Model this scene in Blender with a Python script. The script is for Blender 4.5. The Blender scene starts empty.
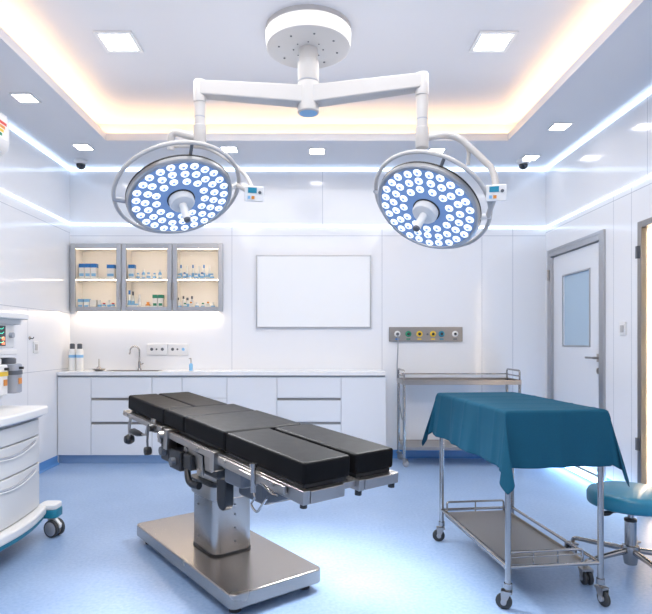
import bpy, bmesh, math, random
from mathutils import Vector, Matrix
random.seed(7)
PI = math.pi
V = Vector
C = bpy.context.scene.collection

# ------------------------------------------------------------------ materials
def mat(name, col, rough=0.5, metal=0.0, spec=0.5, emit=None, es=0.0, noise=0.0, nscale=20.0,
        bump=0.0, bscale=80.0, coat=0.0, stretch=None, trans=0.0, alpha=1.0):
    m = bpy.data.materials.new(name); m.use_nodes = True
    nt = m.node_tree; b = nt.nodes['Principled BSDF']
    b.inputs['Base Color'].default_value = (*col, 1)
    b.inputs['Roughness'].default_value = rough
    b.inputs['Metallic'].default_value = metal
    b.inputs['Specular IOR Level'].default_value = spec
    b.inputs['Coat Weight'].default_value = coat
    b.inputs['Coat Roughness'].default_value = 0.08
    b.inputs['Transmission Weight'].default_value = trans
    b.inputs['Alpha'].default_value = alpha
    if emit:
        b.inputs['Emission Color'].default_value = (*emit, 1)
        b.inputs['Emission Strength'].default_value = es
    tc = nt.nodes.new('ShaderNodeTexCoord'); mp = nt.nodes.new('ShaderNodeMapping')
    nt.links.new(tc.outputs['Object'], mp.inputs['Vector'])
    if stretch: mp.inputs['Scale'].default_value = stretch
    nz = nt.nodes.new('ShaderNodeTexNoise'); nz.inputs['Scale'].default_value = nscale
    nz.inputs['Detail'].default_value = 4
    nt.links.new(mp.outputs['Vector'], nz.inputs['Vector'])
    if noise > 0:
        rp = nt.nodes.new('ShaderNodeValToRGB')
        rp.color_ramp.elements[0].position = 0.3; rp.color_ramp.elements[1].position = 0.7
        rp.color_ramp.elements[0].color = (*[c*(1-noise) for c in col], 1)
        rp.color_ramp.elements[1].color = (*[min(1, c*(1+noise)) for c in col], 1)
        nt.links.new(nz.outputs['Fac'], rp.inputs['Fac'])
        nt.links.new(rp.outputs['Color'], b.inputs['Base Color'])
    mr = nt.nodes.new('ShaderNodeMapRange')
    q = 0.04 if metal > 0.5 else 0.12
    mr.inputs['To Min'].default_value = rough*(1-q); mr.inputs['To Max'].default_value = min(1, rough*(1+q))
    nt.links.new(nz.outputs['Fac'], mr.inputs['Value']); nt.links.new(mr.outputs['Result'], b.inputs['Roughness'])
    if bump > 0:
        n2 = nt.nodes.new('ShaderNodeTexNoise'); n2.inputs['Scale'].default_value = bscale
        nt.links.new(mp.outputs['Vector'], n2.inputs['Vector'])
        bp = nt.nodes.new('ShaderNodeBump'); bp.inputs['Strength'].default_value = bump
        bp.inputs['Distance'].default_value = 0.01
        nt.links.new(n2.outputs['Fac'], bp.inputs['Height']); nt.links.new(bp.outputs['Normal'], b.inputs['Normal'])
    return m

def seam_mat(name, col, rough, seams, w=0.0022, seamcol=(0.42, 0.45, 0.52)):
    """glossy wall panels; seams = [(axis, coord, (other_axis, lo, hi) or None)]"""
    m = mat(name, col, rough, coat=0.25)
    nt = m.node_tree; b = nt.nodes['Principled BSDF']
    tc = nt.nodes.new('ShaderNodeTexCoord'); sx = nt.nodes.new('ShaderNodeSeparateXYZ')
    nt.links.new(tc.outputs['Object'], sx.inputs['Vector'])
    def math_(op, a, bb):
        n = nt.nodes.new('ShaderNodeMath'); n.operation = op
        for i, v in enumerate((a, bb)):
            if v is None: continue
            if isinstance(v, (int, float)): n.inputs[i].default_value = v
            else: nt.links.new(v, n.inputs[i])
        return n.outputs[0]
    tot = None
    for ax, c, lim in seams:
        d = math_('ABSOLUTE', math_('SUBTRACT', sx.outputs['XYZ'.index(ax)], c), None)
        s = math_('LESS_THAN', d, w)
        if lim:
            o = sx.outputs['XYZ'.index(lim[0])]
            s = math_('MULTIPLY', s, math_('MULTIPLY', math_('GREATER_THAN', o, lim[1]), math_('LESS_THAN', o, lim[2])))
        tot = s if tot is None else math_('MAXIMUM', tot, s)
    mx = nt.nodes.new('ShaderNodeMix'); mx.data_type = 'RGBA'
    mx.inputs['A'].default_value = (*col, 1); mx.inputs['B'].default_value = (*seamcol, 1)
    nt.links.new(tot, mx.inputs['Factor']); nt.links.new(mx.outputs['Result'], b.inputs['Base Color'])
    return m

WHITE = (0.80, 0.81, 0.84)
M = {}
M['ceiling'] = mat('ceiling_paint', (0.66, 0.66, 0.69), 0.35)
M['enamel'] = mat('white_enamel', (0.50, 0.485, 0.478), 0.32, coat=0.1)
M['plastic'] = mat('white_plastic', (0.76, 0.76, 0.76), 0.35)
M['cream'] = mat('off_white_plastic', (0.66, 0.66, 0.66), 0.35)
M['lacquer'] = mat('white_lacquer', (0.76, 0.78, 0.82), 0.16, coat=0.3)
M['counter'] = mat('counter_stone', (0.82, 0.82, 0.83), 0.2, noise=0.02)
M['steel'] = mat('brushed_steel', (0.40, 0.375, 0.355), 0.30, 1.0, nscale=3)
M['steel_sat'] = mat('satin_steel', (0.33, 0.31, 0.29), 0.36, 1.0, nscale=3)
M['steel_base'] = mat('base_steel', (0.42, 0.385, 0.355), 0.27, 1.0, nscale=2)
M['chrome'] = mat('chrome', (0.40, 0.385, 0.375), 0.20, 1.0)
M['alu'] = mat('aluminium', (0.46, 0.465, 0.48), 0.32, 1.0)
M['trim'] = mat('frame_grey', (0.40, 0.42, 0.45), 0.3, 0.8)
M['groove'] = mat('groove_grey', (0.30, 0.32, 0.35), 0.4, 0.5)
M['leather'] = mat('black_leatherette', (0.007, 0.007, 0.008), 0.50, spec=0.07, bump=0.02, bscale=220, noise=0.2)
M['black'] = mat('black_plastic', (0.012, 0.012, 0.014), 0.35)
M['rubber'] = mat('dark_rubber', (0.035, 0.037, 0.04), 0.6)
M['cloth'] = mat('teal_cloth', (0.006, 0.072, 0.128), 0.85, spec=0.2, noise=0.10, nscale=260, bump=0.06, bscale=500)
M['teal'] = mat('teal_plastic', (0.01, 0.20, 0.30), 0.4)
M['seat'] = mat('teal_vinyl', (0.012, 0.20, 0.32), 0.35, coat=0.2, bump=0.02)
M['glass'] = mat('clear_glass', (1, 1, 1), 0.02, trans=1.0)
M['glass'].node_tree.nodes['Principled BSDF'].inputs['IOR'].default_value = 1.08
M['frost'] = mat('frosted_pane', (0.42, 0.56, 0.69), 0.25, spec=0.6)
M['board'] = mat('whiteboard', (0.86, 0.87, 0.88), 0.12, coat=0.4)
M['led_blue'] = mat('led_blue_white', (0.8, 0.9, 1), 0.5, emit=(0.62, 0.78, 1.0), es=3.2)
M['led_floor'] = mat('led_floor_blue', (0.8, 0.9, 1), 0.5, emit=(0.30, 0.62, 1.0), es=13)
M['led_warm'] = mat('led_warm', (1, 0.9, 0.7), 0.5, emit=(1.0, 0.64, 0.34), es=12)
M['led_cab'] = mat('led_cabinet', (1, 0.9, 0.7), 0.5, emit=(1.0, 0.80, 0.58), es=15)
M['panel_on'] = mat('panel_glow', (1, 1, 1), 0.5, emit=(1.0, 0.98, 0.95), es=14)
M['down_on'] = mat('downlight_glow', (1, 1, 1), 0.5, emit=(1.0, 0.97, 0.95), es=16)
M['lens'] = mat('lens_glow', (1, 1, 1), 0.2, emit=(0.88, 0.94, 1.0), es=0.75)
M['lens_core'] = mat('lens_core_grey', (0.25, 0.35, 0.55), 0.2, emit=(0.35, 0.48, 0.85), es=0.4)
M['lampface'] = mat('lamp_face_blue', (0.12, 0.22, 0.42), 0.18, emit=(0.20, 0.32, 0.60), es=0.34, coat=0.5)
M['cabin'] = mat('cabinet_interior', (0.90, 0.86, 0.80), 0.4)
M['blue'] = mat('printed_blue', (0.02, 0.17, 0.50), 0.4)
M['ltblue'] = mat('printed_light_blue', (0.22, 0.48, 0.75), 0.4)
M['green'] = mat('printed_green', (0.01, 0.22, 0.12), 0.4)
M['orange'] = mat('amber_plastic', (0.70, 0.26, 0.04), 0.3)
M['yellow'] = mat('yellow_enamel', (0.75, 0.50, 0.04), 0.4)
M['red'] = mat('red_print', (0.6, 0.05, 0.04), 0.4)
M['paper'] = mat('white_card', (0.78, 0.78, 0.77), 0.5)
M['screen'] = mat('dark_screen', (0.01, 0.014, 0.02), 0.1, coat=0.5)
M['screen_teal'] = mat('teal_display', (0.01, 0.12, 0.2), 0.1, emit=(0.02, 0.25, 0.4), es=0.5)
M['trace'] = mat('screen_trace', (0.1, 0.8, 0.5), 0.4, emit=(0.1, 0.8, 0.6), es=1.0)
M['trace_r'] = mat('screen_digits', (0.9, 0.2, 0.1), 0.4, emit=(0.9, 0.25, 0.1), es=1.0)
M['grey'] = mat('grey_plastic', (0.33, 0.35, 0.40), 0.35)
M['darkgrey'] = mat('dark_grey_plastic', (0.10, 0.11, 0.13), 0.4)
M['skirt'] = mat('blue_vinyl_skirting', (0.10, 0.27, 0.58), 0.3)
M['plinth'] = mat('plinth_metal', (0.26, 0.38, 0.56), 0.3, 0.5)

def floor_material():
    m = mat('blue_vinyl_floor', (0.165, 0.335, 0.70), 0.24, coat=0.0)
    nt = m.node_tree; b = nt.nodes['Principled BSDF']
    tc = nt.nodes.new('ShaderNodeTexCoord')
    n1 = nt.nodes.new('ShaderNodeTexNoise'); n1.inputs['Scale'].default_value = 55; n1.inputs['Detail'].default_value = 6
    n2 = nt.nodes.new('ShaderNodeTexNoise'); n2.inputs['Scale'].default_value = 3.0; n2.inputs['Detail'].default_value = 3
    for n in (n1, n2): nt.links.new(tc.outputs['Object'], n.inputs['Vector'])
    r = nt.nodes.new('ShaderNodeValToRGB')
    r.color_ramp.elements[0].position = 0.30; r.color_ramp.elements[0].color = (0.225, 0.350, 0.58, 1)
    r.color_ramp.elements[1].position = 0.72; r.color_ramp.elements[1].color = (0.36, 0.49, 0.71, 1)
    mx = nt.nodes.new('ShaderNodeMath'); mx.operation = 'MULTIPLY_ADD'
    mx.inputs[1].default_value = 0.35
    nt.links.new(n2.outputs['Fac'], mx.inputs[0])
    mm = nt.nodes.new('ShaderNodeMath'); mm.operation = 'MULTIPLY'; mm.inputs[1].default_value = 0.65
    nt.links.new(n1.outputs['Fac'], mm.inputs[0]); nt.links.new(mm.outputs[0], mx.inputs[2])
    nt.links.new(mx.outputs[0], r.inputs['Fac']); nt.links.new(r.outputs['Color'], b.inputs['Base Color'])
    rr = nt.nodes.new('ShaderNodeMapRange'); rr.inputs['To Min'].default_value = 0.28; rr.inputs['To Max'].default_value = 0.40
    nt.links.new(n2.outputs['Fac'], rr.inputs['Value']); nt.links.new(rr.outputs['Result'], b.inputs['Roughness'])
    return m
M['floor'] = floor_material()

# ------------------------------------------------------------------ mesh builder
class MB:
    def __init__(s): s.v = []; s.f = []; s.mi = []; s.k = 0
    def mi_(s, k): s.k = k; return s
    def add(s, vs, fs):
        n = len(s.v); s.v += [tuple(p) for p in vs]
        for f in fs: s.f.append([i+n for i in f]); s.mi.append(s.k)
        return s
    def box(s, x0, x1, y0, y1, z0, z1, mtx=None):
        vs = [V((x, y, z)) for z in (z0, z1) for y in (y0, y1) for x in (x0, x1)]
        if mtx: vs = [mtx @ p for p in vs]
        return s.add(vs, [(0,2,3,1),(4,5,7,6),(0,1,5,4),(2,6,7,3),(0,4,6,2),(1,3,7,5)])
    def cyl(s, p0, p1, r0, r1=None, seg=20, caps=True):
        p0, p1 = V(p0), V(p1); r1 = r0 if r1 is None else r1
        d = (p1-p0).normalized(); a = d.orthogonal().normalized(); b = d.cross(a)
        vs = []
        for p, r in ((p0, r0), (p1, r1)):
            for i in range(seg):
                t = 2*PI*i/seg; vs.append(p + r*(math.cos(t)*a + math.sin(t)*b))
        fs = [(i, (i+1) % seg, seg+(i+1) % seg, seg+i) for i in range(seg)]
        if caps: fs += [tuple(reversed(range(seg))), tuple(range(seg, 2*seg))]
        return s.add(vs, fs)
    def tube(s, pts, r, seg=12, closed=False, caps=True):
        pts = [V(p) for p in pts]; n = len(pts); vs = []
        rr = r if isinstance(r, (list, tuple)) else [r]*n
        prev = None
        for i, p in enumerate(pts):
            if closed: t = (pts[(i+1) % n]-pts[i-1]).normalized()
            else: t = (pts[min(i+1, n-1)]-pts[max(i-1, 0)]).normalized()
            a = t.orthogonal().normalized() if prev is None else (prev - t*prev.dot(t)).normalized()
            prev = a; b = t.cross(a)
            for j in range(seg):
                q = 2*PI*j/seg; vs.append(p + rr[i]*(math.cos(q)*a+math.sin(q)*b))
        fs = []
        for i in range(n if closed else n-1):
            k = (i+1) % n
            for j in range(seg): fs.append((i*seg+j, i*seg+(j+1) % seg, k*seg+(j+1) % seg, k*seg+j))
        if caps and not closed:
            fs += [tuple(reversed(range(seg))), tuple(range((n-1)*seg, n*seg))]
        return s.add(vs, fs)
    def lathe(s, prof, mtx=None, seg=32):
        """prof = [(r, z)] bottom to top, around local z"""
        vs = []; n = len(prof)
        for r, z in prof:
            for i in range(seg):
                t = 2*PI*i/seg; p = V((r*math.cos(t), r*math.sin(t), z)); vs.append(mtx @ p if mtx else p)
        fs = []
        for k in range(n-1):
            for i in range(seg):
                fs.append((k*seg+i, k*seg+(i+1) % seg, (k+1)*seg+(i+1) % seg, (k+1)*seg+i))
        if prof[0][0] > 1e-6: fs.append(tuple(reversed(range(seg))))
        if prof[-1][0] > 1e-6: fs.append(tuple(range((n-1)*seg, n*seg)))
        return s.add(vs, fs)
    def prism(s, poly, lo, hi, axis='z', mtx=None):
        def mk(a, b, c):
            p = {'z': V((a, b, c)), 'y': V((a, c, b)), 'x': V((c, a, b))}[axis]
            return mtx @ p if mtx else p
        n = len(poly); vs = [mk(a, b, lo) for a, b in poly]+[mk(a, b, hi) for a, b in poly]
        fs = [tuple(reversed(range(n))), tuple(range(n, 2*n))]+[(i, (i+1) % n, n+(i+1) % n, n+i) for i in range(n)]
        return s.add(vs, fs)
    def build(s, name, mats, parent=None, bevel=0, bseg=2, smooth=35, mtx=None):
        me = bpy.data.meshes.new(name); me.from_pydata(s.v, [], s.f)
        for m in (mats if isinstance(mats, (list, tuple)) else [mats]): me.materials.append(M[m])
        for p, k in zip(me.polygons, s.mi): p.material_index = k
        bm = bmesh.new(); bm.from_mesh(me); bmesh.ops.recalc_face_normals(bm, faces=bm.faces); bm.to_mesh(me); bm.free()
        for p in me.polygons: p.use_smooth = True
        me.set_sharp_from_angle(angle=math.radians(smooth))
        o = bpy.data.objects.new(name, me); C.objects.link(o)
        if mtx is not None: o.matrix_local = mtx
        if parent: o.parent = parent
        if bevel > 0:
            b = o.modifiers.new('Bevel', 'BEVEL'); b.width = bevel; b.segments = bseg
            b.limit_method = 'ANGLE'; b.angle_limit = math.radians(40); b.harden_normals = True
        return o

def rrect(x0, x1, y0, y1, r, n=5):
    pts = []
    for cx, cy, a0 in ((x1-r, y1-r, 0), (x0+r, y1-r, 90), (x0+r, y0+r, 180), (x1-r, y0+r, 270)):
        for i in range(n+1):
            a = math.radians(a0+90*i/n); pts.append((cx+r*math.cos(a), cy+r*math.sin(a)))
    return pts
def curve(ctrl, n=8):
    """Catmull-Rom through control points"""
    P = [V(p) for p in ctrl]; P = [2*P[0]-P[1]]+P+[2*P[-1]-P[-2]]; out = []
    for i in range(1, len(P)-2):
        for k in range(n):
            t = k/n; a, b, c, d = P[i-1:i+3]
            out.append(0.5*((2*b)+(c-a)*t+(2*a-5*b+4*c-d)*t*t+(3*b-a-3*c+d)*t**3))
    out.append(P[-2]); return out
def fillet(ctrl, r, n=5):
    P = [V(p) for p in ctrl]; out = [P[0]]
    for i in range(1, len(P)-1):
        a = (P[i-1]-P[i]); b = (P[i+1]-P[i]); q = min(r, a.length/2, b.length/2)
        a = P[i]+a.normalized()*q; b = P[i]+b.normalized()*q
        for k in range(n+1):
            t = k/n; out.append((1-t)**2*a+2*t*(1-t)*P[i]+t*t*b)
    out.append(P[-1]); return out

def tag(o, label=None, cat=None, group=None, kind=None):
    if label: o['label'] = label
    if cat: o['category'] = cat
    if group: o['group'] = group
    if kind: o['kind'] = kind
    return o
def thing(name, label, cat, loc=(0, 0, 0), rz=0, group=None):
    o = bpy.data.objects.new(name, None); C.objects.link(o); o.empty_display_size = 0.1
    o.location = loc; o.rotation_euler = (0, 0, rz)
    return tag(o, label, cat, group)
def struct(mb, name, m, **k):
    return tag(mb.build(name, m, **k), kind='structure')
def dup_tree(root, loc, rz=None, label=None, group=None):
    r = root.copy(); C.objects.link(r); r.location = loc
    if rz is not None: r.rotation_euler = (0, 0, rz)
    if label: r['label'] = label
    if group: r['group'] = group
    for ch in list(root.children):
        c = ch.copy(); C.objects.link(c); c.parent = r
        for g in ch.children:
            d = g.copy(); C.objects.link(d); d.parent = c
    return r

# ------------------------------------------------------------------ camera frame
F = 555.0; CH = 1.2
cd = bpy.data.cameras.new('camera'); cam = bpy.data.objects.new('camera', cd); C.objects.link(cam)
cam.location = (0, 0, CH); cam.rotation_euler = (PI/2, 0, 0)
cd.sensor_width = 36; cd.lens = F/652*36; cd.shift_x = 13/652; cd.shift_y = 35/652
cd.clip_start = 0.05
bpy.context.scene.camera = cam

# ------------------------------------------------------------------ room
XL, XR, YB, YF = -2.518, 2.41, 5.75, -1.3
ZC, ZT = 3.0, 3.2          # soffit height, tray height
# niches
NX0, NX1, NZ0, NZ1 = -2.50, -0.945, 1.535, 2.205        # wall cabinet niche in back wall
RY0, RY1, RZ0, RZ1 = 3.25, 4.055, 0.06, 2.06             # glass cupboard niche in right wall
DY0, DY1, DZ = 4.60, 5.635, 2.10                        # doorway in right wall

MBACK = seam_mat('back_wall_panels', WHITE, 0.13, [('X', .715, ('Z', 0, 2.4)), ('X', 1.75, ('Z', 0, 2.4)), ('X', 2.07, ('Z', 0, 2.4)),
    ('X', -0.84, ('Z', 0, 2.4)), ('X', -1.5, ('Z', 2.4, 3)), ('X', 0.1, ('Z', 2.4, 3)), ('X', 1.3, ('Z', 2.4, 3)), ('Z', 2.30, None)])
MLEFT = seam_mat('left_wall_panels', WHITE, 0.14, [('Z', 1.50, None), ('Z', 0.93, None), ('Y', 4.9, ('Z', 0, 1.5)), ('Y', 3.9, ('Z', 1.5, 3)), ('Y', 2.9, None), ('Z', 2.33, None)])
MRIGHT = seam_mat('right_wall_panels', WHITE, 0.14, [('Y', 4.45, ('Z', 0, 2.4)), ('Y', 4.20, ('Z', 0, 2.4)), ('Y', 4.0, ('Z', 2.4, 3)), ('Y', 2.4, None), ('Z', 2.33, None)])
M['wback'], M['wleft'], M['wright'] = MBACK, MLEFT, MRIGHT

struct(MB().box(XL-.1, XR+.1, YF-.1, YB+.1, -.1, 0), 'floor', 'floor')
w = MB(); T = .1
w.box(XL-T, NX0, YB, YB+T, 0, 3.3).box(NX1, XR+T, YB, YB+T, 0, 3.3).box(NX0, NX1, YB, YB+T, 0, NZ0).box(NX0, NX1, YB, YB+T, NZ1, 3.3)
struct(w, 'wall_back', 'wback')
struct(MB().box(XL-T, XL, YF, YB, 0, 3.3), 'wall_left', 'wleft')
w = MB()
w.box(XR, XR+T, YF, RY0, 0, 3.3).box(XR, XR+T, RY0, RY1, 0, RZ0).box(XR, XR+T, RY0, RY1, RZ1, 3.3)
w.box(XR, XR+T, RY1, DY0, 0, 3.3).box(XR, XR+T, DY0, DY1, DZ, 3.3).box(XR, XR+T, DY1, YB, 0, 3.3)
struct(w, 'wall_right', 'wright')
struct(MB().box(XL-T, XR+T, YF-T, YF, 0, 3.3), 'wall_front', 'wright')
# ceiling: soffit ring with a raised tray
TX0, TX1, TY0, TY1 = -1.86, 1.755, -0.6, 4.97
RC = .13   # cove recess
c = MB()
c.box(XL, TX0, YF, YB, ZC, ZC+.03).box(TX1, XR, YF, YB, ZC, ZC+.03).box(TX0, TX1, TY1, YB, ZC, ZC+.03).box(TX0, TX1, YF, TY0, ZC, ZC+.03)
c.box(TX0-RC-.02, TX1+RC+.02, TY0-RC-.02, TY1+RC+.02, ZT, ZT+.05)
c.box(TX0-RC-.02, TX0-RC, TY0-RC, TY1+RC, ZC+.03, ZT).box(TX1+RC, TX1+RC+.02, TY0-RC, TY1+RC, ZC+.03, ZT)
c.box(TX0-RC, TX1+RC, TY1+RC, TY1+RC+.02, ZC+.03, ZT).box(TX0-RC, TX1+RC, TY0-RC-.02, TY0-RC, ZC+.03, ZT)
struct(c, 'ceiling', 'ceiling')
l = MB()
l.box(TX0, TX0+.012, TY0, TY1, ZC-.001, ZC+.065).box(TX1-.012, TX1, TY0, TY1, ZC-.001, ZC+.065)
l.box(TX0+.012, TX1-.012, TY1-.012, TY1, ZC-.001, ZC+.065).box(TX0+.012, TX1-.012, TY0, TY0+.012, ZC-.001, ZC+.065)
struct(l, 'trim_1', 'ceiling')
l = MB(); z0, z1 = ZC+.032, ZC+.052
l.box(TX0-.09, TX0-.05, TY0, TY1+.05, z0, z1).box(TX1+.05, TX1+.09, TY0, TY1+.05, z0, z1)
l.box(TX0-.05, TX1+.05, TY1+.05, TY1+.09, z0, z1).box(TX0-.05, TX1+.05, TY0-.09, TY0-.05, z0, z1)
struct(l, 'trim_2', 'led_warm')
# blue-white LED strips: ceiling junction and mid wall
l = MB(); e = .012
l.box(XL, XL+e, YF, YB, ZC-.028, ZC-.006).box(XR-e, XR, YF, YB, ZC-.028, ZC-.006).box(XL+e, XR-e, YB-e, YB, ZC-.028, ZC-.006)
struct(l, 'trim_3', 'led_blue')
l = MB()
l.box(XL, XL+e, YF, YB, 2.415, 2.433).box(XR-e, XR, YF, YB, 2.375, 2.393)
l.add([(XL+e, YB-e, 2.410), (XR-e, YB-e, 2.372), (XR-e, YB, 2.372), (XL+e, YB, 2.410),
       (XL+e, YB-e, 2.428), (XR-e, YB-e, 2.390), (XR-e, YB, 2.390), (XL+e, YB, 2.428)],
      [(0,1,2,3),(4,5,6,7),(0,1,5,4),(1,2,6,5),(2,3,7,6),(3,0,4,7)])
struct(l, 'trim_4', 'led_blue')
# coved skirting
def cove(p0, p1, inward, h=.085, t=.03):
    m = MB(); p0, p1, n = V(p0), V(p1), V(inward); prof = [(0, h), (.004, h), (.006, .03), (.012, .014), (t, .002), (t, 0), (0, 0)]
    vs = [p+n*a+V((0, 0, b)) for p in (p0, p1) for a, b in prof]; k = len(prof)
    m.add(vs, [tuple(range(k)), tuple(range(k, 2*k))]+[(i, (i+1) % k, k+(i+1) % k, k+i) for i in range(k)])
    return m
struct(cove((XL, YF, 0), (XL, 5.46, 0), (1, 0, 0)), 'baseboard_left', 'skirt')
struct(cove((.73, YB, 0), (XR, YB, 0), (0, -1, 0)), 'baseboard_back', 'skirt')
struct(cove((XR, YF, 0), (XR, RY0-.05, 0), (-1, 0, 0)), 'baseboard_right', 'skirt')
struct(cove((XR, RY1+.05, 0), (XR, DY0-.05, 0), (-1, 0, 0)), 'baseboard_right', 'skirt')
struct(MB().box(XR-.045, XR-.030, 4.12, 5.72, .02, .065), 'trim_5', 'led_floor')

# ------------------------------------------------------------------ door
d = MB()
fr = .055
d.box(XR-.02, XR+T, DY0, DY0+.045, 0, DZ).box(XR-.02, XR+T, DY1-.045, DY1, 0, DZ).box(XR-.02, XR+T, DY0+.045, DY1-.045, DZ-.045, DZ)
d.box(XR-.02, XR, DY0-.03, DY0, 0, DZ+.03).box(XR-.02, XR, DY1, DY1+.03, 0, DZ+.03).box(XR-.02, XR, DY0, DY1, DZ, DZ+.03)
struct(d, 'trim_6', 'alu', bevel=.003)
d = MB(); a, b = DY0+.047, DY1-.047; x0, x1 = XR+.012, XR+.055
wy0, wy1, wz0, wz1 = 4.86, 5.37, 1.17, 1.835
d.box(x0, x1, a, wy0, .07, DZ-.05).box(x0, x1, wy1, b, .07, DZ-.05).box(x0, x1, wy0, wy1, .07, wz0).box(x0, x1, wy0, wy1, wz1, DZ-.05)
door = struct(d, 'door_1', 'lacquer')
d = MB(); q = .014
d.box(x0-.006, x0, wy0-q, wy0, wz0-q, wz1+q).box(x0-.006, x0, wy1, wy1+q, wz0-q, wz1+q).box(x0-.006, x0, wy0, wy1, wz0-q, wz0).box(x0-.006, x0, wy0, wy1, wz1, wz1+q)
d.build('window_frame', 'alu', door)
MB().box(x0+.012, x0+.02, wy0, wy1, wz0, wz1).build('window_pane', 'frost', door)
hy = DY0+.10
d = MB().box(x0-.008, x0, hy-.028, hy+.028, 1.03, 1.10)
d.cyl((x0-.008, hy, 1.065), (x0-.05, hy, 1.065), .011).tube(fillet([(x0-.05, hy-.005, 1.065), (x0-.05, hy+.13, 1.065)], .01), .010)
d.build('door_handle', 'steel', door, bevel=.003)
MB().cyl((x0, hy, .955), (x0-.012, hy, .955), .026).box(x0-.016, x0-.01, hy-.004, hy+.004, .94, .97).build('lock_plate', 'steel', door)
for hz in (1.82, .35): MB().cyl((XR-.028, DY1-.008, hz), (XR-.028, DY1-.008, hz+.11), .010).build('hinge', 'steel', door)

# ------------------------------------------------------------------ glass cupboard in right wall
g = thing('glass_cupboard', 'tall steel framed glass cupboard with warm lit shelves set in the right wall', 'cupboard', (XR, (RY0+RY1)/2, RZ0))
def L(p, o): return p-o
ox, oy, oz = g.location
y0, y1 = RY0-oy, RY1-oy; H_ = RZ1-RZ0; D_ = .38
b = MB().box(.02, D_, y0, y0+.015, 0, H_).box(.02, D_, y1-.015, y1, 0, H_).box(.02, D_, y0, y1, H_-.015, H_).box(.02, D_, y0, y1, 0, .015).box(D_-.012, D_, y0, y1, 0, H_)
b.build('carcass', 'cabin', g)
fw = .028
b = MB().box(-.03, .02, y0-.02, y0+fw, 0, H_+.02).box(-.03, .02, y1-fw, y1+.02, 0, H_+.02).box(-.03, .02, y0+fw, y1-fw, H_-fw, H_+.02).box(-.03, .02, y0+fw, y1-fw, 0, fw)
fo = b.build('door_frame', 'steel_sat', g, bevel=.004)
MB().box(-.004, 0.002, y0+fw, y1-fw, fw, H_-fw).build('glass_pane', 'glass', fo)
for z in (.35, 1.75): MB().box(-.05, -.03, y1-.015, y1+.01, z, z+.09).build('hinge', 'darkgrey', fo)
for z in (.42, .82, 1.22, 1.62):
    MB().box(.03, D_-.012, y0+.015, y1-.015, z, z+.012).build('shelf', 'glass', g)
b = MB()
b.box(.035, .05, y1-.05, y1-.03, .05, H_-.05).box(.035, .05, y0+.03, y0+.05, .05, H_-.05)
b.build('light_strip', 'led_cab', g)
k = 0
names = ['lowest', 'second', 'third', 'fourth', 'topmost']
for si, z in enumerate((.015, .432, .832, 1.232, 1.632)):
    yy = y1-.075
    for j in range(2):
        wd = .085; hh = random.uniform(.13, .24)
        mt = random.choice(['paper', 'ltblue', 'orange', 'paper'])
        t = thing('supply_box', '%s supply carton, the %s one on the %s shelf of the glass cupboard' %
                  ({'paper': 'white', 'ltblue': 'light blue', 'orange': 'amber'}[mt], ['far', 'near'][j], names[si]), 'box',
                  (ox+.17, oy+yy-wd/2-.01, oz+z), 0, 'cartons in the glass cupboard')
        MB().box(-.06, .06, -wd/2, wd/2, 0, hh).build('carton', mt, t, bevel=.002)
        MB().box(-.061, -.0598, -wd/2+.008, wd/2-.008, hh*.55, hh*.85).build('printed_band', 'blue', t)
        yy -= wd+.03

# ------------------------------------------------------------------ switches
def switch(name, label, loc, face):   # face=+1 on left wall, -1 on right wall
    t = thing(name, label, 'switch', loc)
    MB().box(min(0, face*.01), max(0, face*.01), -.045, .045, 0, .105).build('plate', 'plastic', t, bevel=.003)
    MB().box(min(face*.01, face*.015), max(face*.01, face*.015), -.022, .022, .025, .08).build('rocker', 'enamel', t, bevel=.003)
switch('light_switch', 'white square light switch on the right wall beside the door', (XR, 4.31, 1.25), -1)
switch('light_switch', 'white light switch on the left wall near the counter', (XL, 5.03, 1.10), 1)
t = thing('wall_hook', 'small dark hook on the left wall above the light switch', 'hook', (XL, 4.93, 1.235))
MB().cyl((0, 0, 0), (.006, 0, 0), .016).build('hook_plate', 'steel', t)
MB().tube([(.006, 0, 0), (.03, 0, -.005), (.038, 0, .01)], .005).build('hook_pin', 'darkgrey', t)

# ------------------------------------------------------------------ base cabinets: carcass units, countertop, plinth
CY0, CX0, CX1 = 5.46, XL+.004, .71
KX = F/ CY0
def cx(px): return (px-313)/KX
def cz(py): return CH+(342-py)/KX
ZK, ZTOP = .085, .872
pl = MB().box(CX0, CX1, CY0+.03, YB, 0, ZK)
tag(pl.build('cabinet_plinth', 'plinth'), 'blue grey plinth running under the white base cabinets', 'plinth')
def unit(p0, p1, rows, label, name='base_cabinet', drawer=False, cat='cabinet'):
    xa, xb = cx(p0), cx(p1)
    if p0 <= 57: xa = CX0
    t = thing(name, label, cat, ((xa+xb)/2, CY0, ZK), 0, 'white base cabinets'); ww = (xb-xa)/2
    MB().box(-ww, ww, .02, YB-CY0-.002, 0, ZTOP-ZK).build('carcass', 'lacquer', t)
    g_ = .0022; zs = [0]+rows+[ZTOP-ZK-.018]
    for i in range(len(zs)-1):
        zt = zs[i+1]-(.022 if drawer and i < len(zs)-2 else 0)
        f = MB().box(-ww+g_, ww-g_, 0, .019, zs[i]+g_, zt-g_).build('drawer' if drawer else 'door', 'lacquer', t, bevel=.0012, bseg=1)
        if drawer and i < len(zs)-2:
            MB().box(-ww+.004, ww-.004, .004, .019, zt-.001, zs[i+1]-.002).build('handle_channel', 'steel_sat', f)
    return t
r2 = [cz(422)-ZK, cz(398)-ZK]
unit(57, 91, [], 'narrow tall white cabinet with a plain door against the left wall')
unit(91, 152, r2, 'white three drawer cabinet below the sink, left of the operating table', drawer=True)
unit(152, 182, [cz(398)-ZK], 'narrow white cabinet just right of the left drawer unit')
unit(182, 227, [cz(398)-ZK], 'white cabinet behind the head of the operating table, below the socket strip')
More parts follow.
